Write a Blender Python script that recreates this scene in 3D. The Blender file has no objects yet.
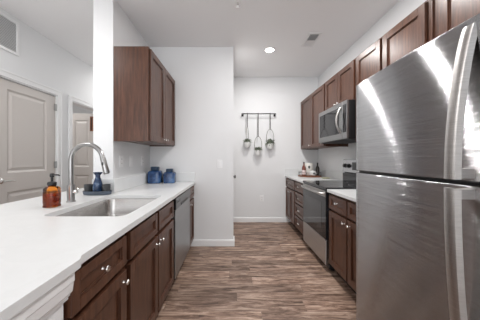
import bpy, bmesh, math, random
from mathutils import Vector, Matrix
random.seed(7)
C = bpy.context.scene.collection
PI = math.pi

# ---------------------------------------------------------------- camera, world, light, exposure
F = 220.0
cam = bpy.data.cameras.new('camera'); cam.sensor_width = 36.0; cam.lens = 36.0 * F / 480.0
cam.shift_x = 8 / 480.0; cam.shift_y = -2 / 480.0; cam.clip_start = 0.02
co = bpy.data.objects.new('camera', cam); C.objects.link(co)
co.location = (0, 0, 1.22); co.rotation_euler = (PI / 2, 0, 0)
bpy.context.scene.camera = co
w = bpy.data.worlds.new('daylight'); bpy.context.scene.world = w; w.use_nodes = True
w.node_tree.nodes['Background'].inputs[0].default_value = (0.93, 0.96, 1.0, 1)
w.node_tree.nodes['Background'].inputs[1].default_value = 2.6
vs = bpy.context.scene.view_settings
vs.view_transform = 'Standard'; vs.look = 'None'; vs.gamma = 1.0; vs.exposure = -0.06; vs.use_curve_mapping = False

def area(name, loc, rot, sx, sy, power, col=(1, 1, 1), shape='RECTANGLE', parent=None):
    l = bpy.data.lights.new(name, 'AREA'); l.shape = shape; l.size = sx; l.size_y = sy; l.energy = power; l.color = col
    o = bpy.data.objects.new(name, l); C.objects.link(o); o.location = loc; o.rotation_euler = rot
    if parent: o.parent = parent
    return o
# added fill light behind the camera, imitating window daylight; no window is built
area('daylight_fill', (-1.4, -3.3, 1.5), (PI / 2, 0, 0), 3.6, 2.2, 42, (0.97, 0.985, 1.0))

# ---------------------------------------------------------------- helpers
def nodes(name):
    m = bpy.data.materials.new(name); m.use_nodes = True
    nt = m.node_tree; return m, nt, nt.nodes['Principled BSDF']
def setp(b, **k):
    for a, v in k.items():
        a = a.replace('_', ' ')
        b.inputs[a].default_value = (*v, 1) if isinstance(v, tuple) and len(v) == 3 else v
def lin(r, g, b):
    f = lambda c: (c / 255 / 12.92) if c <= 10 else ((c / 255 + .055) / 1.055) ** 2.4
    return (f(r), f(g), f(b))
def simple(name, col, rough=.5, metal=0., **k):
    m, nt, b = nodes(name); setp(b, Base_Color=col, Roughness=rough, Metallic=metal, **k)
    return m
def noise(nt, scale, detail=3, vec=None, mapscale=None, rough=.5):
    tc = nt.nodes.new('ShaderNodeTexCoord'); mp = nt.nodes.new('ShaderNodeMapping')
    nt.links.new(tc.outputs['Object'], mp.inputs[0])
    if mapscale: mp.inputs['Scale'].default_value = mapscale
    n = nt.nodes.new('ShaderNodeTexNoise'); n.inputs['Scale'].default_value = scale; n.inputs['Detail'].default_value = detail
    n.inputs['Roughness'].default_value = rough
    nt.links.new(mp.outputs[0], n.inputs['Vector']); return n
def ramp(nt, fac, stops):
    r = nt.nodes.new('ShaderNodeValToRGB'); e = r.color_ramp.elements
    while len(e) < len(stops): e.new(.5)
    for i, (p, c) in enumerate(stops): e[i].position = p; e[i].color = (*c, 1)
    nt.links.new(fac, r.inputs[0]); return r
def bump(nt, b, h, strength, dist=.01):
    u = nt.nodes.new('ShaderNodeBump'); u.inputs['Strength'].default_value = strength; u.inputs['Distance'].default_value = dist
    nt.links.new(h, u.inputs['Height']); nt.links.new(u.outputs[0], b.inputs['Normal'])

def paint(name, col, strength=.25, scale=130):
    m, nt, b = nodes(name); setp(b, Base_Color=col, Roughness=.65)
    n = noise(nt, scale, 3); bump(nt, b, n.outputs[0], strength, .003); return m
M = {}
M['wall'] = paint('wall_paint', (.785, .79, .795))
M['ceiling'] = paint('ceiling_paint', (.91, .91, .915), .35, 90)
M['trim'] = simple('trim_white', (.84, .84, .84), .35)
M['door'] = simple('door_greige', lin(206, 200, 195), .45)
M['white'] = simple('white_plastic', (.85, .85, .85), .35)
M['black'] = simple('black_plastic', (.015, .015, .016), .35)
M['dark'] = simple('toe_kick_black', (.01, .008, .008), .8)  # near-black finish of the toe kicks
M['glassblack'] = simple('black_glass', (.012, .012, .014), .06)
M['chrome'] = simple('satin_nickel', (.78, .77, .75), .22, 1.)
M['faucet'] = simple('brushed_nickel', (.36, .355, .35), .3, 1.)
M['grille_dark'] = simple('vent_dark', (.04, .04, .04), .8)

def woodmat(name, c0, c1, c2, rough=.32):
    m, nt, b = nodes(name)
    n = noise(nt, 14, 5, mapscale=(4.0, 4.0, .35), rough=.6)
    r = ramp(nt, n.outputs[0], [(.25, c0), (.5, c1), (.78, c2)])
    nt.links.new(r.outputs[0], b.inputs['Base Color']); setp(b, Roughness=rough)
    b.inputs['Specular IOR Level'].default_value = .5
    bump(nt, b, n.outputs[0], .08, .002); return m
M['wood'] = woodmat('cherry_wood', (.038, .0150, .0082), (.084, .0330, .0178), (.142, .060, .033))
M['woodlite'] = woodmat('tray_wood', (.15, .055, .028), (.22, .085, .042), (.30, .13, .065))

def quartz():
    m, nt, b = nodes('white_quartz')
    n = noise(nt, 2.2, 6, rough=.62); n2 = noise(nt, 160, 2)
    r = ramp(nt, n.outputs[0], [(.3, (.69, .70, .70)), (.49, (.73, .74, .74)), (.51, (.71, .72, .72)), (.7, (.75, .76, .76))])
    nt.links.new(r.outputs[0], b.inputs['Base Color']); setp(b, Roughness=.28)
    return m
M['quartz'] = quartz()

def steel(name, col, rough, aniso=.8, groove=.0):
    m, nt, b = nodes(name); setp(b, Base_Color=col, Metallic=1., Roughness=rough)
    b.inputs['Anisotropic'].default_value = aniso
    t = nt.nodes.new('ShaderNodeTangent'); t.direction_type = 'UV_MAP'; t.uv_map = 'brush'
    nt.links.new(t.outputs[0], b.inputs['Tangent'])
    n2 = noise(nt, 20, 2, mapscale=(1., .15, 12.)); r = ramp(nt, n2.outputs[0], [(.3, tuple(c * .90 for c in col)), (.7, tuple(c * 1.08 for c in col))])
    nt.links.new(r.outputs[0], b.inputs['Base Color'])
    if groove:
        n = noise(nt, 30, 2, mapscale=(1., .02, 60.), rough=.6); bump(nt, b, n.outputs[0], 1.0, groove)
    return m
M['steel'] = steel('brushed_steel', (.48, .485, .495), .19, 1.0, .0009)
M['steel3'] = steel('brushed_steel_dark', (.34, .34, .34), .3)
M['steel_dark'] = steel('brushed_steel_black', (.13, .13, .13), .3)
M['steel2'] = steel('brushed_steel_bright', (.50, .485, .47), .36)
M['sink'] = simple('sink_steel', (.50, .485, .47), .27, 1.)

def floormat():
    m, nt, b = nodes('plank_floor')
    tc = nt.nodes.new('ShaderNodeTexCoord')
    sx_ = nt.nodes.new('ShaderNodeSeparateXYZ'); nt.links.new(tc.outputs['Object'], sx_.inputs[0])
    def mth(op, a, bval):
        q = nt.nodes.new('ShaderNodeMath'); q.operation = op
        nt.links.new(a, q.inputs[0])
        if bval is not None: q.inputs[1].default_value = bval
        return q
    row = mth('FLOOR', mth('DIVIDE', sx_.outputs[1], .125).outputs[0], None)
    wn = nt.nodes.new('ShaderNodeTexWhiteNoise'); wn.noise_dimensions = '1D'; nt.links.new(row.outputs[0], wn.inputs['W'])
    sh = mth('MULTIPLY', wn.outputs['Value'], 1.15); ax = nt.nodes.new('ShaderNodeMath'); ax.operation = 'ADD'
    nt.links.new(sx_.outputs[0], ax.inputs[0]); nt.links.new(sh.outputs[0], ax.inputs[1])
    cb = nt.nodes.new('ShaderNodeCombineXYZ'); nt.links.new(ax.outputs[0], cb.inputs[0]); nt.links.new(sx_.outputs[1], cb.inputs[1])
    br = nt.nodes.new('ShaderNodeTexBrick'); br.offset = 0; br.offset_frequency = 2
    br.inputs['Scale'].default_value = 1.; br.inputs['Brick Width'].default_value = 1.15; br.inputs['Row Height'].default_value = .125
    br.inputs['Mortar Size'].default_value = .0015; br.inputs['Color1'].default_value = (0, 0, 0, 1); br.inputs['Color2'].default_value = (1, 1, 1, 1)
    br.inputs['Mortar'].default_value = (.2, .2, .2, 1); br.inputs['Bias'].default_value = 0
    nt.links.new(cb.outputs[0], br.inputs['Vector'])
    # shift the grain per plank
    add = nt.nodes.new('ShaderNodeVectorMath'); add.operation = 'MULTIPLY_ADD'
    nt.links.new(br.outputs['Color'], add.inputs[0]); add.inputs[1].default_value = (7, 5, 3); nt.links.new(tc.outputs['Object'], add.inputs[2])
    mp = nt.nodes.new('ShaderNodeMapping'); mp.inputs['Scale'].default_value = (1.5, 11, 1); nt.links.new(add.outputs[0], mp.inputs[0])
    n = nt.nodes.new('ShaderNodeTexNoise'); n.inputs['Scale'].default_value = 2.2; n.inputs['Detail'].default_value = 9; n.inputs['Roughness'].default_value = .74
    n.inputs['Distortion'].default_value = .6
    nt.links.new(mp.outputs[0], n.inputs['Vector'])
    r = ramp(nt, n.outputs[0], [(.32, (.042, .023, .016)), (.42, (.16, .098, .070)), (.51, (.32, .215, .160)), (.64, (.60, .46, .37))])
    mix = nt.nodes.new('ShaderNodeMix'); mix.data_type = 'RGBA'; mix.blend_type = 'MULTIPLY'; mix.inputs[0].default_value = .8
    r2 = ramp(nt, br.outputs['Color'], [(0, (.55, .52, .50)), (1, (1.15, 1.12, 1.1))])
    nt.links.new(r.outputs[0], mix.inputs[6]); nt.links.new(r2.outputs[0], mix.inputs[7])
    nt.links.new(mix.outputs[2], b.inputs['Base Color']); setp(b, Roughness=.45)
    bump(nt, b, n.outputs[0], .1, .003)
    return m
M['floor'] = floormat()

class MB:
    def __init__(s): s.bm = bmesh.new()
    def box(s, x0, x1, y0, y1, z0, z1):
        x0, x1 = sorted((x0, x1)); y0, y1 = sorted((y0, y1)); z0, z1 = sorted((z0, z1))
        v = [s.bm.verts.new(p) for p in ((x0, y0, z0), (x1, y0, z0), (x1, y1, z0), (x0, y1, z0), (x0, y0, z1), (x1, y0, z1), (x1, y1, z1), (x0, y1, z1))]
        for f in ((0, 3, 2, 1), (4, 5, 6, 7), (0, 1, 5, 4), (1, 2, 6, 5), (2, 3, 7, 6), (3, 0, 4, 7)): s.bm.faces.new([v[i] for i in f])
        return s
    def lathe(s, prof, c, axis='Z', sgn=1, n=20, sx=1, sy=1):
        c = Vector(c); rings = []
        def P(r, h, a):
            u, v = r * math.cos(a) * sx, r * math.sin(a) * sy
            if axis == 'Z': return c + Vector((u, v, h * sgn))
            if axis == 'X': return c + Vector((h * sgn, u, v))
            return c + Vector((u, h * sgn, v))
        for r, h in prof:
            rings.append([s.bm.verts.new(P(max(r, 1e-5), h, 2 * PI * i / n)) for i in range(n)])
        for a, b in zip(rings, rings[1:]):
            for i in range(n): s.bm.faces.new((a[i], a[(i + 1) % n], b[(i + 1) % n], b[i]))
        s.bm.faces.new(rings[0][::-1]); s.bm.faces.new(rings[-1])
        return s
    def tube(s, pts, r, n=12, closed=False):
        pts = [Vector(p) for p in pts]; rings = []; N = len(pts)
        rr = r if isinstance(r, (list, tuple)) else [r] * N
        up = None
        for i, p in enumerate(pts):
            if closed: t = pts[(i + 1) % N] - pts[i - 1]
            else: t = pts[min(i + 1, N - 1)] - pts[max(i - 1, 0)]
            t.normalize()
            if up is None:
                up = Vector((0, 0, 1)) if abs(t.z) < .9 else Vector((0, 1, 0))
            a = t.cross(up).normalized(); up2 = a.cross(t).normalized(); up = up2
            rings.append([s.bm.verts.new(p + (a * math.cos(2 * PI * k / n) + up2 * math.sin(2 * PI * k / n)) * rr[i]) for k in range(n)])
        prs = list(zip(rings, rings[1:])) + ([(rings[-1], rings[0])] if closed else [])
        for A, B in prs:
            for k in range(n): s.bm.faces.new((A[k], A[(k + 1) % n], B[(k + 1) % n], B[k]))
        if not closed: s.bm.faces.new(rings[0][::-1]); s.bm.faces.new(rings[-1])
        return s
    def prism(s, pts, axis, a0, a1):       # pts 2D, extruded along axis
        def P(p, a):
            return {'Y': (p[0], a, p[1]), 'X': (a, p[0], p[1]), 'Z': (p[0], p[1], a)}[axis]
        A = [s.bm.verts.new(P(p, a0)) for p in pts]; B = [s.bm.verts.new(P(p, a1)) for p in pts]
        n = len(pts)
        for i in range(n): s.bm.faces.new((A[i], A[(i + 1) % n], B[(i + 1) % n], B[i]))
        s.bm.faces.new(A[::-1]); s.bm.faces.new(B); return s

def make(name, mb, mat, parent=None, bevel=0, smooth=False, uv=None, seg=2):
    bm = mb.bm
    bmesh.ops.recalc_face_normals(bm, faces=bm.faces)
    if parent is not None:
        p = parent; off = Vector((0, 0, 0))
        while p is not None: off += Vector(p.location); p = p.parent
        bmesh.ops.translate(bm, verts=bm.verts, vec=-off)
    if uv:
        l = bm.loops.layers.uv.new('brush')
        for f in bm.faces:
            for lp in f.loops:
                q = lp.vert.co
                lp[l].uv = (q.z, q.y + q.x)
    me = bpy.data.meshes.new(name); bm.to_mesh(me); bm.free(); me.materials.append(mat)
    if smooth:
        me.polygons.foreach_set('use_smooth', [True] * len(me.polygons))
        try: me.set_sharp_from_angle(angle=math.radians(35))
        except Exception: pass
    o = bpy.data.objects.new(name, me); C.objects.link(o)
    if parent is not None: o.parent = parent
    if bevel:
        b = o.modifiers.new('bevel', 'BEVEL'); b.width = bevel; b.segments = seg; b.limit_method = 'ANGLE'; b.angle_limit = math.radians(40)
    return o
def thing(name, label, cat, loc, group=None):
    o = bpy.data.objects.new(name, None); C.objects.link(o); o.location = loc; o.empty_display_size = .1
    return tag(o, label, cat, group)
def tag(o, label, cat, group=None):
    o['label'] = label; o['category'] = cat
    if group: o['group'] = group
    return o
def struct(name, mb, mat, label=None, parent=None, **k):
    o = make(name, mb, mat, parent, **k)
    if parent is None:
        o['kind'] = 'structure'
        if label: o['label'] = label; o['category'] = 'room part'
    return o
def copy_tree(o, parent=None):
    c = o.copy(); C.objects.link(c)
    if parent: c.parent = parent
    for ch in list(o.children): copy_tree(ch, c)
    return c

# ---------------------------------------------------------------- room shell
H = 2.762; XL = -1.135; XS = -1.324; YS = 2.10; YP = 3.05; XP = .02; YB = 4.19; XR = 1.64; XH = -2.37; CT = .89; Y0 = -3.5
struct('floor', MB().box(-4.4, XR + .15, Y0, 5.3, -.06, 0), M['floor'], 'grey-brown wood plank floor of the kitchen')
struct('ceiling', MB().box(-4.4, XR + .15, Y0, 5.3, H, H + .08), M['ceiling'], 'flat white painted ceiling')
struct('wall_back', MB().box(XP, XR + .15, YB, YB + .12, 0, H), M['wall'], 'white wall at the far end behind the hanging pots')
struct('wall_right', MB().box(XR, XR + .15, Y0, YB, 0, H), M['wall'], 'white wall behind the refrigerator and range')
pw = MB().box(XL, XP, YP, YP + .12, 0, H); pw.box(XP - .12, XP, YP + .12, 3.2, 0, H); pw.box(XP - .12, XP, 3.98, YB + .12, 0, H); pw.box(XP - .12, XP, 3.2, 3.98, 2.06, H)
struct('wall_pantry', pw, M['wall'], 'white pantry wall with the light switch, left of the aisle')
struct('wall_left', MB().box(XS, XL, YS, 5.0, 0, H), M['wall'], 'white wall end behind the left upper cabinet')
hl = MB(); T = .12
D1a, D1b, D2a, D2b = 2.17, 2.98, 3.25, 4.07
hl.box(XH - T, XH, Y0, D1a, 0, H); hl.box(XH - T, XH, D1b, D2a, 0, H); hl.box(XH - T, XH, D2b, 5.0, 0, H)
hl.box(XH - T, XH, D1a, D1b, 2.065, H); hl.box(XH - T, XH, D2a, D2b, 2.065, H)
struct('wall_hall', hl, M['wall'], 'white wall on the far left holding the grey door')
struct('wall_hall_end', MB().box(-4.3, XS, 5.0, 5.12, 0, H), M['wall'], 'white wall at the end of the hall')
struct('wall_bedroom', MB().box(-4.3, -4.2, 2.3, 5.0, 0, H).box(-4.2, XH - T, 2.2, 2.3, 0, H), M['wall'], 'white wall of the room beyond the open doorway')

def casing(name, ya, yb, label):
    m = MB(); x0, x1 = XH, XH + .016; cw = .07
    for (a, b, z0, z1) in ((ya - cw, ya, 0, 2.065 + cw), (yb, yb + cw, 0, 2.065 + cw), (ya, yb, 2.065, 2.065 + cw)):
        m.box(x0, x1, a, b, z0, z1)
    m.box(x1, x1 + .006, ya - cw, ya - cw + .02, 0, 2.065 + cw); m.box(x1, x1 + .006, yb + cw - .02, yb + cw, 0, 2.065 + cw)
    m.box(x1, x1 + .006, ya - cw + .02, yb + cw - .02, 2.065 + cw - .02, 2.065 + cw)
    # jamb lining
    m.box(XH - T, XH, ya, ya + .012, 0, 2.065); m.box(XH - T, XH, yb - .012, yb, 0, 2.065); m.box(XH - T, XH, ya + .012, yb - .012, 2.053, 2.065)
    return struct(name, m, M['trim'], label, bevel=.002)
casing('trim_1', D1a, D1b, 'white casing around the closed grey door')
casing('trim_2', D2a, D2b, 'white casing around the open doorway on the left')

def panel_door_mesh(w, h, t, panels):
    """door in local u (0..w), v (0..h); front at +t/2. returns MB in X=u, Z=v, Y thickness; moulded recesses both sides"""
    m = MB(); bm = m.bm
    us = sorted({0, w} | {p[0] for p in panels} | {p[1] for p in panels}); vs_ = sorted({0, h} | {p[2] for p in panels} | {p[3] for p in panels})
    for s in (-1, 1):
        y = s * t / 2
        for i in range(len(us) - 1):
            for j in range(len(vs_) - 1):
                u0, u1, v0, v1 = us[i], us[i + 1], vs_[j], vs_[j + 1]
                if any(p[0] <= u0 and u1 <= p[1] and p[2] <= v0 and v1 <= p[3] for p in panels): continue
                bm.faces.new([bm.verts.new(q) for q in ((u0, y, v0), (u1, y, v0), (u1, y, v1), (u0, y, v1))])
        for (a, b, c, d) in panels:
            loops = []
            for ins, dep in ((0, 0), (.018, .011), (.03, .011), (.055, .003)):
                loops.append([bm.verts.new(q) for q in ((a + ins, y - s * dep, c + ins), (b - ins, y - s * dep, c + ins), (b - ins, y - s * dep, d - ins), (a + ins, y - s * dep, d - ins))])
            for A, B in zip(loops, loops[1:]):
                for k in range(4): bm.faces.new((A[k], A[(k + 1) % 4], B[(k + 1) % 4], B[k]))
            bm.faces.new(loops[-1])
    for q in (((0, 0), (w, 0)), ((w, 0), (w, h)), ((w, h), (0, h)), ((0, h), (0, 0))):
        (a, b), (c, d) = q
        bm.faces.new([bm.verts.new(p) for p in ((a, -t / 2, b), (c, -t / 2, d), (c, t / 2, d), (a, t / 2, b))])
    bmesh.ops.remove_doubles(bm, verts=bm.verts, dist=1e-5)
    return m
def lever(parent, c, face, direction, label=None):
    """lever handle: face axis 'X' sign, lever along Y"""
    c = Vector(c); m = MB()
    m.lathe([(.028, 0), (.028, .006), (.022, .012), (.010, .016), (.010, .045), (.0, .048)], c, 'X', face, 20)
    m.tube([c + Vector((face * .04, 0, 0)), c + Vector((face * .045, direction * .03, .002)), c + Vector((face * .043, direction * .07, .0)), c + Vector((face * .038, direction * .115, -.006))], [.009, .009, .0075, .006], 10)
    return make('door_handle', m, M['chrome'], parent, smooth=True)
# closed door on the hall wall
def door_hall(name, ya, yb, label):
    w = yb - ya - .03; root = None
    m = panel_door_mesh(w, 2.035, .036, [(.14, w - .14, 1.05, 1.955 - .012), (.14, w - .14, .22, .85)])
    bmesh.ops.rotate(m.bm, verts=m.bm.verts, cent=(0, 0, 0), matrix=Matrix.Rotation(PI / 2, 3, 'Z'))
    bmesh.ops.translate(m.bm, verts=m.bm.verts, vec=(XH - .028, ya + .015, .01))
    d = struct(name, m, M['door'], label)
    return d
d1 = door_hall('door_1', D1a, D1b, 'closed grey two-panel door with a lever handle')
d1['category'] = 'door'
lever(d1, (XH - .010, 2.265, .98), 1, 1)
for z in (.25, 1.13, 1.90):
    make('hinge', MB().lathe([(.008, 0), (.008, .09)], (XH + .001, D1b - .018, z - .045)).box(XH - .01, XH + .0005, D1b - .04, D1b - .013, z - .045, z + .045), M['faucet'], d1)
# open door leaf inside the room
m = panel_door_mesh(.76, 2.02, .036, [(.09, .345, 1.05, 1.90), (.415, .67, 1.05, 1.90), (.09, .345, .2, .90), (.415, .67, .2, .90)])
bmesh.ops.rotate(m.bm, verts=m.bm.verts, cent=(0, 0, 0), matrix=Matrix.Rotation(math.radians(4), 3, 'Z'))
bmesh.ops.translate(m.bm, verts=m.bm.verts, vec=(XH - T - .79, 3.99, .012))
d2 = struct('door_2', m, M['door'], 'greige panelled door standing open inside the doorway'); d2['category'] = 'door'
fr = thing('picture_frame', 'small brown wooden frame hung inside the open doorway', 'picture frame', (-2.52, 3.955, 1.72))
make('frame', MB().box(-2.548, -2.495, 3.945, 3.963, 1.945, 1.965).box(-2.548, -2.495, 3.945, 3.963, 1.70, 1.72).box(-2.548, -2.535, 3.945, 3.963, 1.72, 1.945).box(-2.508, -2.495, 3.945, 3.963, 1.72, 1.945), M['woodlite'], fr)
make('picture', MB().box(-2.535, -2.508, 3.953, 3.96, 1.72, 1.945), M['wood'], fr)
# pantry door in the side of the pantry wall
m = panel_door_mesh(.75, 2.03, .036, [(.12, .63, 1.05, 1.93), (.12, .63, .22, .85)])
bmesh.ops.rotate(m.bm, verts=m.bm.verts, cent=(0, 0, 0), matrix=Matrix.Rotation(PI / 2, 3, 'Z'))
bmesh.ops.translate(m.bm, verts=m.bm.verts, vec=(XP - .05, 3.215, .01))
d3 = struct('door_3', m, M['trim'], 'white pantry door seen edge on beside the aisle'); d3['category'] = 'door'
make('door_knob', MB().lathe([(.024, 0), (.024, .006), (.010, .012), (.010, .038), (.024, .046), (.027, .058), (.02, .068), (0, .07)], (XP - .032, 3.30, .94), 'X', 1, 18), M['faucet'], d3, smooth=True)

def base(name, mk, label):
    return struct(name, mk, M['trim'], label, bevel=.003)
def bb(m, x0, x1, y0, y1):     # board with small cap
    m.box(x0, x1, y0, y1, 0, .075)
    return m
m = MB(); m.prism([(YB, 0), (YB - .016, 0), (YB - .016, .075), (YB - .008, .092), (YB, .095)], 'X', XP + .016, 1.09)
base('baseboard_back', m, 'white baseboard along the far wall')
m = MB(); m.prism([(YP, 0), (YP - .016, 0), (YP - .016, .075), (YP - .008, .092), (YP, .095)], 'X', -.60, XP + .016)
m.box(XP, XP + .016, YP, 3.2, 0, .09)
base('baseboard_pantry', m, 'white baseboard along the pantry wall')
m = MB(); m.prism([(XH, 0), (XH + .016, 0), (XH + .016, .075), (XH + .008, .092), (XH, .095)], 'Y', Y0, D1a - .071)
base('baseboard_hall', m, 'white baseboard along the hall wall')

# ---------------------------------------------------------------- half wall under the counter end (front left)
hw = MB().box(-1.60, -.535, .15, .698, 0, .80); hw.box(-1.60, -.54, .15, .698, .80, .859)
struct('wall_half', hw, paint('half_wall_paint', (.80, .80, .80), .6, 110), 'textured white half wall carrying the near end of the counter')
prof = [(-.5345, .766), (-.527, .766), (-.527, .774), (-.521, .778), (-.521, .782), (-.513, .792), (-.510, .812), (-.509, .822), (-.506, .826), (-.506, .859), (-.5345, .859)]
m = MB(); m.prism(prof, 'Y', .15, .708);
struct('trim_3', m, M['trim'], 'white stepped moulding under the counter edge, front left')

# ---------------------------------------------------------------- cabinets
def shaker(m, x, nx, y0, y1, z0, z1, fw=.057, t=.019):
    x1 = x + nx * t
    m.box(x, x1, y0, y0 + fw, z0, z1); m.box(x, x1, y1 - fw, y1, z0, z1)
    m.box(x, x1, y0 + fw, y1 - fw, z0, z0 + fw); m.box(x, x1, y0 + fw, y1 - fw, z1 - fw, z1)
    a, b, c, d = y0 + fw, y1 - fw, z0 + fw, z1 - fw
    m.box(x, x + nx * (t - .013), a, b, c, d)
    # inner bead
    for (p, q, r, s) in ((a, a + .006, c, d), (b - .006, b, c, d), (a + .006, b - .006, c, c + .006), (a + .006, b - .006, d - .006, d)):
        m.box(x + nx * (t - .013), x + nx * (t - .007), p, q, r, s)
    return m
def knob(parent, x, nx, y, z):
    make('knob', MB().lathe([(.007, 0), (.005, .004), (.0042, .010), (.008, .015), (.012, .018), (.013, .021), (.011, .025), (.0, .027)], (x, y, z), 'X', nx, 16), M['chrome'], parent, smooth=True)
def front(parent, kind, x, nx, y0, y1, z0, z1, kn=None, fw=.057, t=.019):
    o = make(kind, shaker(MB(), x, nx, y0, y1, z0, z1, fw, t), M['wood'], parent, bevel=.002)
    for (ky, kz) in (kn or []): knob(o, x + nx * t, nx, ky, kz)
    return o
G = .003
def base_cab(label, xw, xf, nx, y0, y1, fronts, group='base cabinets', top=.858, open_top=False):
    t = thing('base_cabinet', label, 'cabinet', ((xw + xf) / 2, (y0 + y1) / 2, 0), group)
    y0 += .0008; y1 -= .0008
    m = MB(); k = .018; xo_ = xf; xf = xf - nx * .012; bx = xf - nx * k
    m.box(xw, bx, y0, y0 + k, .10, top); m.box(xw, bx, y1 - k, y1, .10, top)
    m.box(xw, bx, y0 + k, y1 - k, .10, .118); m.box(xw, xw + nx * .006, y0 + k, y1 - k, .118, top)
    if not open_top: m.box(xw + nx * .006, bx, y0 + k, y1 - k, top - .018, top)
    # face frame
    m.box(bx, xf, y0, y0 + .03, .10, top); m.box(bx, xf, y1 - .03, y1, .10, top)
    m.box(bx, xf, y0 + .03, y1 - .03, top - .03, top); m.box(bx, xf, y0 + .03, y1 - .03, .10, .13); m.box(bx, xf, y0 + .03, y1 - .03, .672, .70)
    m.box(bx, bx + nx * .004, y0 + .03, y1 - .03, .13, .672); m.box(bx, bx + nx * .004, y0 + .03, y1 - .03, .70, top - .03)
    make('body', m, M['wood'], t)
    make('toe_kick', MB().box(xf - nx * .063, xf - nx * .078, y0, y1, 0, .0995), M['dark'], t)
    for (kind, a, b, c, d, kn, fw) in fronts: front(t, kind, xf + nx * .0005, nx, a, b, c, d, kn, fw, .031)
    return t
xf, nx = -.54, 1
# near-left unit
base_cab('dark cherry base cabinet nearest the counter end with a knobbed drawer over a door', -1.10, xf, nx, .700, 1.11,
         [('drawer', .716, 1.088, .697, .838, [(.885, .775)], .04), ('door', .716, 1.088, .12, .672, [(1.055, .625)], .057)])
base_cab('dark cherry sink cabinet with two plain false drawer fronts over paired doors', -1.118, xf, nx, 1.11, 1.985,
         [('drawer_front', 1.130, 1.540, .697, .838, None, .04), ('drawer_front', 1.575, 1.965, .697, .838, None, .04),
          ('door', 1.130, 1.550, .12, .672, [(1.515, .625)], .057), ('door', 1.565, 1.965, .12, .672, [(1.600, .625)], .057)], open_top=True)
base_cab('narrow dark cherry base cabinet between the dishwasher and the pantry wall', -1.10, xf, nx, 2.705, 3.045,
         [('drawer', 2.725, 3.02, .697, .838, [(2.872, .775)], .04), ('door', 2.725, 3.02, .12, .672, [(2.765, .625)], .05)])
# back panel of the peninsula on the living-room side
struct('wall_peninsula', MB().box(-1.40, -1.1195, .70, 2.095, 0, .858), M['wall'], 'white knee wall behind the sink cabinets')

xr, nr = 1.035, -1
base_cab('dark cherry base cabinet between the range and the refrigerator', XR - .005, xr, nr, 1.47, 2.325,
         [('drawer', 1.955, 2.305, .697, .838, [(2.13, .775)], .04), ('drawer', 1.49, 1.935, .697, .838, [(1.71, .775)], .04),
          ('door', 1.955, 2.305, .12, .672, [(1.99, .625)], .057), ('door', 1.49, 1.935, .12, .672, [(1.90, .625)], .057)])
base_cab('dark cherry base cabinet with a stack of four drawers beyond the range', XR - .005, xr, nr, 3.105, 3.58,
         [('drawer', 3.125, 3.56, .70, .838, [(3.34, .775)], .04), ('drawer', 3.125, 3.56, .515, .68, [(3.34, .60)], .04),
          ('drawer', 3.125, 3.56, .325, .495, [(3.34, .41)], .04), ('drawer', 3.125, 3.56, .12, .305, [(3.34, .215)], .04)])
base_cab('dark cherry base cabinet against the far wall with one drawer over two doors', XR - .005, xr, nr, 3.58, 4.185,
         [('drawer', 3.60, 4.165, .697, .838, [(3.88, .775)], .04), ('door', 3.60, 3.878, .12, .672, [(3.848, .625)], .045),
          ('door', 3.886, 4.165, .12, .672, [(3.915, .625)], .045)])

def upper(label, xw, xf, nx, y0, y1, z0, z1, doors, group):
    t = thing('wall_cabinet', label, 'cabinet', ((xw + xf) / 2, (y0 + y1) / 2, z0), group)
    m = MB(); y0 += .0008; y1 -= .0008
    m.box(xw, xf, y0, y0 + .016, z0, z1); m.box(xw, xf, y1 - .016, y1, z0, z1)
    m.box(xw, xf - nx * .018, y0 + .016, y1 - .016, z0 + .012, z0 + .028); m.box(xw, xf, y0 + .016, y1 - .016, z1 - .016, z1)
    m.box(xf - nx * .018, xf, y0 + .016, y1 - .016, z0, z0 + .03); m.box(xf - nx * .018, xf - nx * .012, y0 + .016, y1 - .016, z0 + .03, z1 - .016)
    make('body', m, M['wood'], t, bevel=.0015)
    for (a, b, kn) in doors: front(t, 'door', xf + nx * .0005, nx, a, b, z0 + .008, z1 - .016, kn)
    return t
upper('dark cherry two-door wall cabinet hung on the left wall above the blue jars', XL + .001, -.80, 1, 2.105, 3.045, 1.38, 2.29,
      [(2.125, 2.565, [(2.53, 1.43)]), (2.575, 3.02, [(2.61, 1.43)])], 'wall cabinets')
X = 1.32; g = 'wall cabinets'
upper('tall cherry wall cabinet with two doors, farthest on the right wall', XR - .001, X, -1, 3.10, 4.185, 1.38, 2.29,
      [(3.12, 3.625, [(3.16, 1.43)]), (3.635, 4.165, [(3.67, 1.43)])], g)
upper('short cherry wall cabinet directly above the microwave', XR - .001, X, -1, 2.335, 3.10, 1.845, 2.29,
      [(2.355, 2.715, [(2.68, 1.885)]), (2.723, 3.08, [(2.758, 1.885)])], g)
upper('cherry wall cabinet between the microwave and the refrigerator top', XR - .001, X, -1, 1.465, 2.335, 1.38, 2.29,
      [(1.485, 1.905, [(1.87, 1.43)]), (1.935, 2.315, [(1.97, 1.43)])], g)
upper('cherry wall cabinet over the refrigerator, nearest on the right', XR - .001, X, -1, .45, 1.465, 1.80, 2.29,
      [(.50, .93, [(.895, 1.85)]), (.94, 1.385, [(.975, 1.85)])], g)

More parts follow.
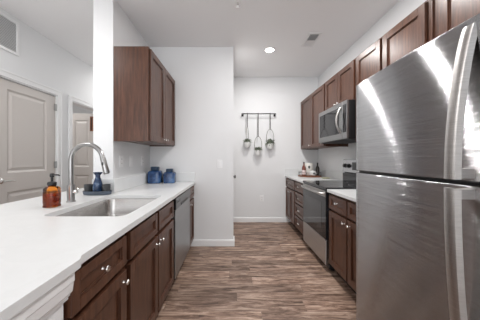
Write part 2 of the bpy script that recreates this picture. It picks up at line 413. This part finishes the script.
# ---------------------------------------------------------------- countertops
def rrect(x0, x1, y0, y1, r, n=6):
    pts = []
    for (cx, cy, a0) in ((x1 - r, y1 - r, 0), (x0 + r, y1 - r, 90), (x0 + r, y0 + r, 180), (x1 - r, y0 + r, 270)):
        for k in range(n + 1):
            a = math.radians(a0 + 90 * k / n); pts.append((cx + r * math.cos(a), cy + r * math.sin(a)))
    return pts
def slab(outline, hole, z0, z1):
    m = MB(); bm = m.bm; E = []
    for lp in [outline] + ([hole] if hole else []):
        v = [bm.verts.new((p[0], p[1], z1)) for p in lp]
        E += [bm.edges.new((v[i], v[(i + 1) % len(v)])) for i in range(len(v))]
    bmesh.ops.triangle_fill(bm, use_beauty=True, use_dissolve=False, edges=E)
    g = bmesh.ops.extrude_face_region(bm, geom=list(bm.faces))
    bmesh.ops.translate(bm, verts=[v for v in g['geom'] if isinstance(v, bmesh.types.BMVert)], vec=(0, 0, z0 - z1))
    return m
SX0, SX1, SY0, SY1 = -1.092, -.612, 1.245, 1.955
hole = rrect(SX0, SX1, SY0, SY1, .055)
out = [(-.51, 3.049), (-.51, .755), (-.5085, .742), (-.503, .734), (-.500, .729), (-.4975, .724), (-.496, .716), (-.496, .14), (-1.65, .14), (-1.65, 2.60), (XS - .001, 2.60), (XS - .001, YS - .001), (XL + .001, YS - .001), (XL + .001, 3.049)]
tag(make('countertop', slab(out, hole, .86, CT), M['quartz'], bevel=.003), 'long white quartz countertop holding the sink and faucet', 'countertop')
rc = 'white quartz countertop '
tag(make('countertop', MB().box(1.005, XR - .002, 3.10, YB - .002, .86, CT), M['quartz'], bevel=.003), rc + 'in the far right corner under the bottles', 'countertop')
tag(make('countertop', MB().box(1.005, XR - .002, 1.465, 2.33, .86, CT), M['quartz'], bevel=.003), rc + 'between the range and the refrigerator', 'countertop')
bs = MB().box(XL + .0015, XL + .021, YS + .0, 3.048, CT + .0005, 1.02); bs.box(XL + .021, -.512, 3.028, 3.048, CT + .0005, 1.02); bs.box(XS, XL + .021, YS - .021, YS - .001, CT + .0005, 1.02)
tag(make('backsplash', bs, M['quartz'], bevel=.002), 'low white quartz backsplash behind the blue jars', 'backsplash')
bs = MB().box(XR - .021, XR - .0015, 3.10, YB - .002, CT + .0005, 1.02); bs.box(1.006, XR - .021, YB - .021, YB - .002, CT + .0005, 1.02)
tag(make('backsplash', bs, M['quartz'], bevel=.002), 'low white quartz backsplash in the far right corner', 'backsplash')
bs = MB().box(XR - .021, XR - .0015, 1.47, 2.33, CT + .0005, 1.02)
tag(make('backsplash', bs, M['quartz'], bevel=.002), 'low white quartz backsplash between range and refrigerator', 'backsplash')

# ---------------------------------------------------------------- sink
sk = thing('kitchen_sink', 'undermount stainless steel sink set in the left countertop', 'sink', (-.86, 1.59, .68))
m = MB(); bm = m.bm; L = []
for (ins, z, r) in ((-.015, .858, .065), (-.003, .858, .057), (.0, .852, .055), (.006, .73, .055), (.012, .705, .06), (.03, .688, .08), (.06, .684, .06)):
    L.append([bm.verts.new((p[0], p[1], z)) for p in rrect(SX0 + ins, SX1 - ins, SY0 + ins, SY1 - ins, r)])
for A, B in zip(L, L[1:]):
    for k in range(len(A)): bm.faces.new((A[k], A[(k + 1) % len(A)], B[(k + 1) % len(A)], B[k]))
bm.faces.new(L[-1])
o = make('basin', m, M['sink'], sk, smooth=True)
so = o.modifiers.new('solid', 'SOLIDIFY'); so.thickness = .0015; so.offset = 1
make('drain', MB().lathe([(.045, 0), (.045, .003), (.034, .004), (.03, .001), (.012, .0005), (.012, .006), (0, .007)], (-.86, 1.60, .6845)), M['chrome'], sk, smooth=True)

# ---------------------------------------------------------------- faucet
fx, fy = -1.215, 1.66
ft = thing('faucet', 'tall brushed nickel gooseneck faucet behind the sink', 'faucet', (fx, fy, CT))
make('base', MB().lathe([(.030, .0005), (.030, .006), (.0255, .009), (.0255, .125), (.0235, .130), (.0, .1305)], (fx, fy, CT), n=24), M['faucet'], ft, smooth=True)
R = .124; zt = 1.322 - R; pts = [(fx, fy, CT + .125), (fx, fy, zt - .05)]
for k in range(0, 25):
    a = PI - PI * k / 24 * .93; pts.append((fx + R + R * math.cos(a), fy - .012 * k / 24, zt + R * math.sin(a)))
last = Vector(pts[-1]); dirv = (Vector(pts[-1]) - Vector(pts[-2])).normalized()
make('spout', MB().tube(pts, .0165, 16), M['faucet'], ft, smooth=True)
e = last + dirv * .04
sp = make('spray_head', MB().tube([last - dirv * .004, last + dirv * .012, e, last + dirv * .118, last + dirv * .128], [.0175, .019, .0200, .0225, .019], 18), M['faucet'], ft, smooth=True)
q = last + dirv * .05
make('button', MB().lathe([(.006, 0), (.006, .006), (0, .007)], q + Vector((.0, -.018, 0)), 'Y', -1, 12, sx=1, sy=2.2), M['black'], sp)
make('handle', MB().tube([(fx + .022, fy, CT + .075), (fx + .045, fy - .002, CT + .075), (fx + .052, fy - .004, CT + .075)], [.014, .014, .010], 14).tube([(fx + .04, fy, CT + .08), (fx + .058, fy - .02, CT + .095), (fx + .075, fy - .035, CT + .105)], [.006, .006, .005], 10), M['chrome'], ft, smooth=True)

# ---------------------------------------------------------------- soap bottle
bx, by = -1.215, 1.485
sb = thing('soap_dispenser', 'amber glass soap bottle with a black pump beside the faucet', 'soap bottle', (bx, by, CT))
am, nt, b = nodes('amber_glass'); setp(b, Base_Color=(.82, .27, .02), Roughness=.05); b.inputs['Transmission Weight'].default_value = 1.0; b.inputs['IOR'].default_value = 1.45
lq, nt, b = nodes('amber_liquid'); setp(b, Base_Color=(.42, .10, .008), Roughness=.06); b.inputs['Transmission Weight'].default_value = .75
def squircle(mb, levels, c, n=32, p=4):
    rings = []
    for (hw, z) in levels:
        ring = []
        for k in range(n):
            a = 2 * PI * k / n; cs, sn = math.cos(a), math.sin(a)
            pp = p if hw > .03 else 2
            r = hw / ((abs(cs) ** pp + abs(sn) ** pp) ** (1 / pp)); ring.append(mb.bm.verts.new((c[0] + r * cs, c[1] + r * sn, c[2] + z)))
        rings.append(ring)
    for A, B in zip(rings, rings[1:]):
        for k in range(n): mb.bm.faces.new((A[k], A[(k + 1) % n], B[(k + 1) % n], B[k]))
    mb.bm.faces.new(rings[0][::-1]); mb.bm.faces.new(rings[-1]); return mb
make('bottle', squircle(MB(), [(.036, .001), (.0415, .004), (.0415, .014), (.039, .020), (.0415, .028), (.0415, .104), (.039, .110), (.0415, .116), (.039, .126), (.031, .136), (.024, .140), (.022, .145)], (bx, by, CT)), am, sb, smooth=True)
make('soap', squircle(MB(), [(.034, .006), (.037, .012), (.037, .018), (.039, .026), (.039, .094)], (bx, by, CT)), lq, sb, smooth=True)
pm = make('pump', MB().lathe([(.025, .1455), (.026, .147), (.026, .166), (.020, .170), (.0075, .172), (.0075, .200), (.012, .202), (.013, .207), (.013, .222), (.010, .226), (0, .227)], (bx, by, CT)), M['black'], sb, smooth=True)
make('nozzle', MB().tube([(bx + .005, by, CT + .216), (bx + .045, by - .004, CT + .216), (bx + .056, by - .005, CT + .211)], [.006, .005, .004], 10), M['black'], pm, smooth=True)

# ---------------------------------------------------------------- tray with vase and bowls
blue, nt, b = nodes('blue_glaze'); n = noise(nt, 18, 3); r = ramp(nt, n.outputs[0], [(.35, (.010, .020, .05)), (.6, (.03, .06, .13)), (.75, (.16, .23, .34))]); nt.links.new(r.outputs[0], b.inputs['Base Color']); setp(b, Roughness=.25)
tx, ty = -1.215, 1.985
bowlm = simple('charcoal_glaze', (.05, .052, .055), .4); ty_c = M['slate'] = simple('slate_tray', (.07, .09, .12), .45)
tag(make('tray', MB().lathe([(.10, 0.0005), (.122, .004), (.127, .026), (.127, .036), (.119, .036), (.116, .010), (0, .009)], (tx, ty, CT), n=36, sy=.5), ty_c, smooth=True), 'small oval slate blue tray at the left wall end', 'tray')
tag(make('vase', MB().lathe([(.030, 0), (.038, .012), (.041, .045), (.039, .082), (.029, .118), (.020, .148), (.021, .164), (.038, .186), (.038, .192), (.032, .192), (.014, .164), (0, .162)], (tx, ty + .008, CT + .010), n=28), blue, smooth=True), 'mottled blue vase with a flared lip standing on the oval tray', 'vase')
for s, lab in ((-1, 'small dark bowl on the tray left of the blue vase'), (1, 'small dark bowl on the tray right of the blue vase')):
    tag(make('bowl', MB().lathe([(.020, 0), (.026, .004), (.034, .050), (.035, .082), (.031, .082), (.024, .020), (0, .014)], (tx + s * .081, ty, CT + .0105), n=22), bowlm, smooth=True), lab, 'bowl', None)

# ---------------------------------------------------------------- blue jars
jb, nt, b = nodes('blue_jar_glaze'); n = noise(nt, 11, 4); r = ramp(nt, n.outputs[0], [(.35, (.010, .030, .09)), (.55, (.030, .085, .22)), (.72, (.11, .22, .42))]); nt.links.new(r.outputs[0], b.inputs['Base Color']); setp(b, Roughness=.22)
def jar(cx, cy, hw, h, hl, label):
    t = thing('lidded_jar', label, 'jar', (cx, cy, CT), 'blue jars on the left countertop')
    make('jar_body', squircle(MB(), [(hw * .92, .001), (hw, .008), (hw, h * .85), (hw * .94, h * .94), (hw * .72, h)], (cx, cy, CT), p=5), jb, t, smooth=True)
    make('lid', squircle(MB(), [(hw * .56, h + .0005), (hw * .60, h + .006), (hw * .60, h + hl - .006), (hw * .52, h + hl)], (cx, cy, CT), p=4), simple('jar_lid_blue', (.02, .045, .085), .35), t, smooth=True)
    make('ear', MB().tube([(cx - hw * .99, cy - .01, CT + h * .80), (cx - hw - .008, cy - .01, CT + h * .80), (cx - hw - .008, cy - .01, CT + h * .62), (cx - hw * .99, cy - .01, CT + h * .60)], .005, 8), jb, t, smooth=True)
jar(-1.012, 2.90, .082, .165, .052, 'larger square blue lidded jar, left of the pair')
jar(-.828, 2.925, .072, .148, .040, 'smaller square blue lidded jar, right of the pair')

# ---------------------------------------------------------------- dishwasher
dy0, dy1 = 1.995, 2.695
dw = thing('dishwasher', 'stainless steel dishwasher built under the left countertop', 'dishwasher', (-.8, 2.345, 0))
make('tub', MB().box(-1.10, -.545, dy0, dy1, .10, .855), M['black'], dw)
make('door', MB().box(-.5445, -.515, dy0 + .006, dy1 - .004, .115, .742), M['steel3'], dw, bevel=.004, uv=True)
cp = make('control_panel', MB().box(-.5445, -.508, dy0 + .006, dy1 - .004, .746, .850), M['steel_dark'], dw, bevel=.004, uv=True)
make('pocket_handle', MB().box(-.5075, -.504, dy0 + .20, dy1 - .20, .752, .775), M['black'], cp)
make('display', MB().box(-.5075, -.5065, dy0 + .05, dy0 + .16, .80, .825), M['glassblack'], cp)
make('toe_kick', MB().box(-.62, -.60, dy0, dy1, 0, .099), M['dark'], dw)

# ---------------------------------------------------------------- range
ry0, ry1 = 2.34, 3.095
rg = thing('range', 'freestanding electric range with stainless steel and black glass front', 'range', (1.3, 2.72, 0))
make('body', MB().box(1.035, 1.615, ry0, ry1, .03, .875), M['black'], rg, bevel=.003)
make('cooktop', MB().box(.995, 1.57, ry0, ry1, .8755, .905), M['glassblack'], rg, bevel=.005)
ring = simple('burner_mark', (.16, .16, .16), .3)
for (a, b_, r_) in ((1.14, 2.53, .10), (1.14, 2.90, .075), (1.42, 2.53, .075), (1.42, 2.90, .10)):
    make('burner_ring', MB().tube([(a + r_ * math.cos(k * PI / 16), b_ + r_ * math.sin(k * PI / 16), .9045) for k in range(32)], .0012, 6, closed=True), ring, rg)
make('oven_door', MB().box(1.000, 1.0345, ry0 + .006, ry1 - .006, .345, .872), M['glassblack'], rg, bevel=.004)
make('door_trim', MB().box(.997, .9997, ry0 + .010, ry1 - .010, .80, .866), M['steel2'], rg, uv=True)
make('oven_window', MB().box(.9985, .9997, ry0 + .12, ry1 - .12, .43, .73), simple('oven_window_glass', (.05, .05, .052), .05), rg)
hm = MB().tube([(.998, ry0 + .05, .835), (.965, ry0 + .06, .835), (.950, ry0 + .12, .835)] + [(.950 - .008 * math.sin(PI * k / 8), ry0 + .12 + (ry1 - ry0 - .24) * k / 8, .835) for k in range(1, 8)] + [(.950, ry1 - .12, .835), (.965, ry1 - .06, .835), (.998, ry1 - .05, .835)], .013, 12)
make('handle', hm, M['steel2'], rg, smooth=True, uv=True)
make('storage_drawer', MB().box(1.000, 1.0345, ry0 + .006, ry1 - .006, .075, .338), M['steel2'], rg, bevel=.004, uv=True)
bg = make('backguard', MB().prism([(1.570, .906), (1.575, 1.02), (1.555, 1.03), (1.565, 1.20), (1.62, 1.205), (1.62, .876), (1.5705, .876)], 'Y', ry0, ry1), M['steel'], rg, bevel=.003, uv=True)
make('glass_strip', MB().box(1.556, 1.5692, ry0 + .004, ry1 - .004, .9055, 1.018), M['glassblack'], rg)
make('display', MB().box(1.5535, 1.5605, ry0 + .25, ry1 - .25, 1.065, 1.165), M['glassblack'], bg)
for y in (ry1 - .07, ry1 - .16, ry0 + .07, ry0 + .16):
    make('knob', MB().lathe([(.030, 0), (.030, .004), (.022, .006), (.020, .028), (0, .029)], (1.5585, y, 1.115), 'X', -1, 18), M['black'], bg, smooth=True)
make('foot', MB().lathe([(.02, 0), (.02, .0295)], (1.1, ry0 + .06, 0)), M['black'], rg); make('foot', MB().lathe([(.02, 0), (.02, .0295)], (1.1, ry1 - .06, 0)), M['black'], rg)

# ---------------------------------------------------------------- microwave
mw = thing('microwave', 'stainless over-the-range microwave mounted below the short cabinet', 'microwave', (1.42, 2.71, 1.42))
my0, my1 = 2.34, 3.095
make('housing', MB().box(1.245, XR - .002, my0, my1, 1.425, 1.842), M['black'], mw, bevel=.004)
make('door', MB().box(1.218, 1.2445, my0 + .093, my1, 1.43, 1.842), M['steel3'], mw, bevel=.004, uv=True)
make('window', MB().box(1.2155, 1.2178, my0 + .165, my1 - .045, 1.495, 1.79), M['glassblack'], mw, bevel=.001)
cpl = make('control_panel', MB().box(1.220, 1.2445, my0, my0 + .09, 1.43, 1.842), M['steel3'], mw, bevel=.004, uv=True)
make('keypad', MB().box(1.2175, 1.2198, my0 + .012, my0 + .08, 1.50, 1.80), M['glassblack'], cpl)
hp = [(1.2177, my0 + .125, 1.50)] + [(1.2177 - .048 * math.sin(PI * k / 12) ** .8, my0 + .125, 1.50 + .28 * k / 12) for k in range(1, 12)] + [(1.2177, my0 + .125, 1.78)]
make('handle', MB().tube(hp, .013, 12), M['steel2'], mw, smooth=True, uv=True)
make('vent_grille', MB().box(1.26, 1.60, my0 + .03, my1 - .03, 1.418, 1.4245), M['grille_dark'], mw)

# ---------------------------------------------------------------- refrigerator
fr_ = thing('refrigerator', 'large stainless steel top-freezer refrigerator on the right', 'refrigerator', (1.22, 1.01, 0))
ya, yb = .60, 1.438
make('cabinet', MB().box(.872, 1.60, ya + .005, yb - .005, .03, 1.675), simple('fridge_side_grey', (.16, .16, .165), .45), fr_, bevel=.006)
def fdoor(name, z0, z1):
    n = 28; prof = []
    for k in range(n + 1):
        t = k / n; y = yb - (yb - ya) * t
        x = .797 - .012 * (1 - (2 * t - 1) ** 2)
        e = min(t, 1 - t) * (yb - ya)
        if e < .015: x += .015 - math.sqrt(max(0, .015 ** 2 - (.015 - e) ** 2))
        prof.append((x, y))
    prof += [(.868, ya), (.868, yb)]
    m = MB(); m.prism(prof, 'Z', z0, z1)
    return make(name, m, M['steel'], fr_, bevel=.004, smooth=True, uv=True)
fz = fdoor('freezer_door', 1.142, 1.685); fd = fdoor('refrigerator_door', .075, 1.128)
make('gasket', MB().box(.825, .8715, ya + .012, yb - .012, 1.1285, 1.1415), M['black'], fr_)
make('hinge_cover', MB().box(.835, .93, yb - .075, yb - .008, 1.6855, 1.698), M['steel'], fr_, bevel=.003, uv=True)
make('hinge_plate', MB().box(.828, .86, yb - .08, yb + .006, 1.1315, 1.1375), M['chrome'], fr_)
make('base_grille', MB().box(.885, .90, ya + .01, yb - .01, .0, .0295), M['black'], fr_)
def fhandle(parent, za, zb, grow):
    """flat bow handle; stands farthest off the door at zb"""
    m = MB(); bm = m.bm; N = 22; rings = []; hy0, hy1 = .71, .755
    for k in range(N + 1):
        t = k / N; z = za + (zb - za) * t
        off = .064 * (math.sin(t * PI / 2) ** .8)
        xo = .791 - off; th = .014
        rings.append([bm.verts.new(p) for p in ((xo - th * .3, hy0 + .004, z), (xo - th * .5, hy0 + .011, z), (xo - th * .5, hy1 - .011, z), (xo - th * .3, hy1 - .004, z), (xo + th, hy1, z), (xo + th, hy0, z))])
    for A, B in zip(rings, rings[1:]):
        for i in range(6): bm.faces.new((A[i], A[(i + 1) % 6], B[(i + 1) % 6], B[i]))
    bm.faces.new(rings[0]); bm.faces.new(rings[-1])
    s = 1 if zb > za else -1
    m.box(.738, .798, hy0 + .006, hy1 - .006, zb - s * .003, zb - s * .035)
    return make('handle', m, M['steel2'], parent, smooth=True, uv=True)
fhandle(fz, 1.660, 1.150, 1); fhandle(fd, .36, 1.12, 1)

# ---------------------------------------------------------------- hanging planters
hb = thing('hanging_rail', 'black metal rail mounted on the far wall holding three planters', 'rail', (.503, YB, 2.05))
make('bar', MB().tube([(.19, 4.10, 2.045), (.82, 4.10, 2.045)], .009, 10), M['black'], hb, smooth=True)
for x in (.20, .81):
    make('bracket', MB().box(x - .008, x + .008, 4.10, YB - .001, 2.037, 2.053).box(x - .02, x + .02, YB - .006, YB - .0005, 2.01, 2.07), M['black'], hb)
leafm, nt, b = nodes('leaf_green'); n = noise(nt, 60, 2); r = ramp(nt, n.outputs[0], [(.35, (.08, .10, .07)), (.65, (.34, .38, .30))]); nt.links.new(r.outputs[0], b.inputs['Base Color']); setp(b, Roughness=.6)
potm = simple('pot_white', (.80, .80, .79), .4); ropem = simple('strap_dark', (.03, .028, .025), .7); hoopm = simple('hoop_metal', (.10, .085, .06), .4, .6)
def planter(px, ztop, zbot, wide, label, seed, droop):
    rnd = random.Random(seed); c = Vector((px, 4.10, zbot))
    t = thing('hanging_planter', label, 'planter', c, 'planters on the wall rail')
    make('strap', MB().box(px - .006, px + .006, 4.086, 4.0895, ztop, 2.056).box(px - .006, px + .006, 4.0895, 4.1105, 2.0545, 2.058).box(px - .006, px + .006, 4.1105, 4.114, ztop, 2.056), ropem, t)
    zc, hh = (ztop + zbot + .05) / 2, (ztop - zbot - .05) / 2
    ang = 0 if wide else math.radians(68)
    make('hoop', MB().tube([(px + .068 * math.cos(a * PI / 16) * math.cos(ang), 4.10 + .068 * math.cos(a * PI / 16) * math.sin(ang), zc + hh * math.sin(a * PI / 16)) for a in range(32)], .0035, 6, closed=True), hoopm, t, smooth=True)
    pot = make('pot', MB().lathe([(.020, .0), (.040, .008), (.056, .045), (.062, .10), (.057, .10), (.052, .088), (0, .086)], c, n=24), potm, t, smooth=True)
    m = MB(); bm = m.bm
    for k in range(150):
        a = rnd.uniform(0, 2 * PI); el = rnd.uniform(-.25 if droop else .1, 1.35); ln = rnd.uniform(.065, .115) * (1.15 if droop else .9)
        b0 = c + Vector((rnd.uniform(-.03, .03), rnd.uniform(-.03, .03), .088)); d = Vector((math.cos(a) * math.cos(el), math.sin(a) * math.cos(el) * .8, math.sin(el)))
        sd = d.cross(Vector((0, 0, 1))).normalized() * rnd.uniform(.009, .016); mid = b0 + d * ln * .6 + Vector((0, 0, .008)); tip = b0 + d * ln
        tip.z -= .02 * math.cos(el); tip.y = min(tip.y, 4.18); mid.y = min(mid.y, 4.18)
        th = Vector((0, 0, .003)); vs_ = [bm.verts.new(p) for p in (b0, mid - sd, tip, mid + sd, mid + th * 1.5)]
        bm.faces.new((vs_[0], vs_[1], vs_[4])); bm.faces.new((vs_[1], vs_[2], vs_[4])); bm.faces.new((vs_[2], vs_[3], vs_[4])); bm.faces.new((vs_[3], vs_[0], vs_[4])); bm.faces.new((vs_[3], vs_[2], vs_[1], vs_[0]))
    make('foliage', m, leafm, t)
planter(.285, 1.80, 1.415, False, 'leftmost white pot hanging in a narrow hoop from the rail', 3, False)
planter(.487, 1.62, 1.265, True, 'lowest white pot, hanging in the middle of the rail', 5, False)
planter(.71, 1.755, 1.385, True, 'rightmost white pot with drooping leaves on the rail', 8, True)

# ---------------------------------------------------------------- electrical plates
def plate(name, kind, c, axis, nx, label, cat, group=None):
    c = Vector(c); t = thing(name, label, cat, c, group); w, h, d = .036, .058, .006
    def B(u0, u1, z0, z1, d0, d1):
        if axis == 'Y': return MB().box(c.x + u0, c.x + u1, c.y - d0, c.y - d1, c.z + z0, c.z + z1)
        return MB().box(c.x + nx * d0, c.x + nx * d1, c.y + u0, c.y + u1, c.z + z0, c.z + z1)
    make('plate', B(-w, w, -h, h, .0002, d), M['white'], t, bevel=.002)
    if kind == 'switch':
        make('rocker', B(-.016, .016, -.033, .033, d, d + .004), M['trim'], t, bevel=.0015)
    else:
        for z in (-.022, .022):
            s = make('socket', B(-.016, .016, z - .015, z + .015, d, d + .002), M['white'], t, bevel=.003)
            for u in (-.006, .006):
                x = B(u - .0015, u + .0015, z - .004, z + .008, d + .0021, d + .0026); make('slot', x, M['black'], s)
plate('light_switch', 'switch', (-.172, YP, 1.135), 'Y', 0, 'white light switch plate on the pantry wall', 'light switch')
plate('wall_outlet', 'outlet', (.565, YB, .45), 'Y', 0, 'white outlet low on the far wall below the planters', 'outlet')
plate('wall_outlet', 'outlet', (XL, 2.25, 1.185), 'X', 1, 'outlet under the left wall cabinet, nearest the faucet', 'outlet', 'outlets under the left wall cabinet')
plate('light_switch', 'switch', (XL, 2.47, 1.185), 'X', 1, 'middle switch plate under the left wall cabinet', 'light switch')
plate('wall_outlet', 'outlet', (XL, 2.78, 1.185), 'X', 1, 'outlet under the left wall cabinet, nearest the blue jars', 'outlet', 'outlets under the left wall cabinet')

# ---------------------------------------------------------------- vents, sprinkler, ceiling lights
va = thing('return_air_vent', 'large white louvred air grille high on the far left wall', 'vent', (XH, 2.2, 2.36))
vy0, vy1, vz0, vz1 = 1.98, 2.44, 2.345, 2.715
make('frame', MB().box(XH, XH + .014, vy0, vy1, vz0, vz0 + .03).box(XH, XH + .014, vy0, vy1, vz1 - .03, vz1).box(XH, XH + .014, vy0, vy0 + .03, vz0 + .03, vz1 - .03).box(XH, XH + .014, vy1 - .03, vy1, vz0 + .03, vz1 - .03), M['trim'], va, bevel=.002)
make('backing', MB().box(XH + .0005, XH + .002, vy0 + .03, vy1 - .03, vz0 + .03, vz1 - .03), simple('vent_grey', (.5, .5, .5), .8), va)
k = vz0 + .036
while k < vz1 - .036:
    make('louvre', MB().prism([(XH + .002, k + .010), (XH + .013, k), (XH + .0145, k + .0015), (XH + .002, k + .0125)], 'Y', vy0 + .03, vy1 - .03), M['trim'], va); k += .016
cv = thing('ceiling_vent', 'small rectangular air vent in the ceiling above the range', 'vent', (1.03, 2.86, H))
make('frame', MB().box(.95, 1.11, 2.70, 2.725, H - .008, H - .0005).box(.95, 1.11, 3.01, 3.035, H - .008, H - .0005).box(.95, .975, 2.725, 3.01, H - .008, H - .0005).box(1.085, 1.11, 2.725, 3.01, H - .008, H - .0005), M['trim'], cv)
make('backing', MB().box(.975, 1.085, 2.725, 3.01, H - .003, H - .0005), M['grille_dark'], cv)
for i in range(12):
    y = 2.732 + i * .0235; s = -1 if i < 6 else 1
    make('louvre', MB().prism([(y, H - .004), (y + .002, H - .004), (y + .002 + (.012 if s > 0 else -.004), H - .012), (y + (.012 if s > 0 else -.004), H - .012)], 'X', .975, 1.085), M['trim'], cv)
spk = thing('ceiling_sprinkler', 'small metal fire sprinkler head on the ceiling', 'sprinkler', (.058, 2.17, H))
make('escutcheon', MB().lathe([(.035, .0005), (.033, .006), (.012, .010), (0, .011)], (.058, 2.17, H), 'Z', -1), M['white'], spk, smooth=True)
make('head', MB().lathe([(.010, .010), (.009, .028), (.005, .030), (.005, .045), (.020, .046), (.020, .048), (0, .049)], (.058, 2.17, H), 'Z', -1), M['chrome'], spk, smooth=True)

lens, nt, b = nodes('lit_lens'); b.inputs['Emission Color'].default_value = (1, .97, .93, 1); b.inputs['Emission Strength'].default_value = 14
def can(x, y, label, power, r=.06):
    t = thing('recessed_ceiling_light', label, 'ceiling light', (x, y, H), 'recessed ceiling lights')
    make('trim_ring', MB().lathe([(r + .022, .0005), (r + .020, .006), (r + .002, .010), (r, .006), (r, .0006)], (x, y, H), 'Z', -1, 32), M['white'], t, smooth=True)
    make('lens', MB().lathe([(r - .0005, .0006), (r - .0005, .006), (0, .0065)], (x, y, H), 'Z', -1, 32), lens, t)
    area('lamp', (0, 0, -.016), (0, 0, 0), r * 2, r * 2, power, (1, .98, .965), 'DISK', t)
can(.534, 3.13, 'lit round recessed light in the ceiling near the far wall', 18)
can(.60, 1.93, 'lit round recessed light in the ceiling between aisle and range', 21)
can(.55, .75, 'lit round recessed light in the ceiling beside the refrigerator', 12)
can(-1.95, 1.2, 'added unseen ceiling light left of the peninsula, brightening the hall wall', 19)  # added out of view to brighten the hall wall and door
can(-1.85, 4.3, 'added unseen recessed light in the hall ceiling', 12)  # added fill for the hall, placed where it stays hidden
can(-3.3, 3.2, 'added unseen ceiling light filling the room beyond the doorway', 16)  # unseen lamp added to light the space behind the doorway

# ---------------------------------------------------------------- tray and bottles, far right counter
cx, cy = 1.385, 3.93
tt = thing('serving_tray', 'round reddish wood tray with a thin wire rail in the far corner', 'tray', (cx, cy, CT))
make('board', MB().lathe([(.195, .0005), (.20, .004), (.20, .020), (.195, .023), (0, .023)], (cx, cy, CT), n=40), M['woodlite'], tt, smooth=True)
make('rail', MB().tube([(cx + .193 * math.cos(k * PI / 20), cy + .193 * math.sin(k * PI / 20), CT + .075) for k in range(40)], .003, 6, closed=True), M['black'], tt)
for k in range(8):
    a = k * PI / 4 + .2; make('rail_post', MB().tube([(cx + .193 * math.cos(a), cy + .193 * math.sin(a), CT + .022), (cx + .193 * math.cos(a), cy + .193 * math.sin(a), CT + .075)], .003, 6), M['black'], tt)
zt_ = CT + .0235
def bottle(x, y, h, r, mat, label, capm, labm=None):
    t = thing('bottle', label, 'bottle', (x, y, zt_))
    make('glass', MB().lathe([(r * .9, 0), (r, .004), (r, h * .55), (r * .8, h * .66), (r * .35, h * .78), (r * .35, h * .90)], (x, y, zt_), n=20), mat, t, smooth=True)
    make('cap', MB().lathe([(r * .42, h * .90 + .0003), (r * .42, h), (0, h + .001)], (x, y, zt_), n=16), capm, t, smooth=True)
    if labm: make('paper_label', MB().lathe([(r + .0008, h * .08), (r + .0008, h * .40)], (x, y, zt_), n=20), labm, t, smooth=True)
bottle(1.262, 3.86, .235, .034, simple('rose_glass', (.17, .05, .035), .15), 'reddish brown bottle with a white label on the round tray', M['black'], simple('label_pale', (.75, .62, .60), .6))
bottle(1.492, 3.84, .225, .032, simple('dark_glass', (.02, .015, .013), .12), 'dark brown bottle at the right of the round tray', M['black'])
dotm = simple('dark_motif', (.05, .055, .05), .6); boxm = simple('cream_card', (.78, .75, .70), .5)
cn = thing('canister', 'tall cream canister with a dark oval motif on the round tray', 'canister', (1.385, 3.97, zt_))
make('canister_body', MB().lathe([(.072, 0), (.076, .006), (.076, .205), (.07, .215), (0, .217)], (1.385, 3.97, zt_), n=28), boxm, cn, smooth=True)
make('motif', MB().lathe([(.022, 0), (.021, .002), (0, .0025)], (1.370, 3.8965, zt_ + .145), 'Y', -1, 18, sy=1.2), dotm, cn)
mg = thing('teapot', 'low white round pot with a dark spot at the front of the tray', 'pot', (1.375, 3.82, zt_))
make('pot_body', MB().lathe([(.035, 0), (.055, .012), (.062, .04), (.055, .066), (.035, .078), (.032, .083), (.012, .086), (.012, .094), (0, .096)], (1.405, 3.825, zt_), n=24), potm, mg, smooth=True)
make('spout', MB().tube([(1.348, 3.825, zt_ + .035), (1.325, 3.825, zt_ + .05), (1.312, 3.825, zt_ + .078)], [.012, .009, .006], 10), potm, mg, smooth=True)
make('motif', MB().lathe([(.017, 0), (.016, .003), (0, .0035)], (1.405, 3.7650, zt_ + .042), 'Y', -1, 16), dotm, mg)
sd = thing('spoon_rest', 'small pale yellow dish on the counter beyond the range', 'dish', (1.50, 3.52, CT))
make('dish', MB().lathe([(.04, .0005), (.055, .003), (.075, .014), (.072, .016), (.05, .008), (0, .007)], (1.50, 3.52, CT), n=26, sx=1.0, sy=.8), simple('pale_yellow', (.62, .60, .40), .4), sd, smooth=True)
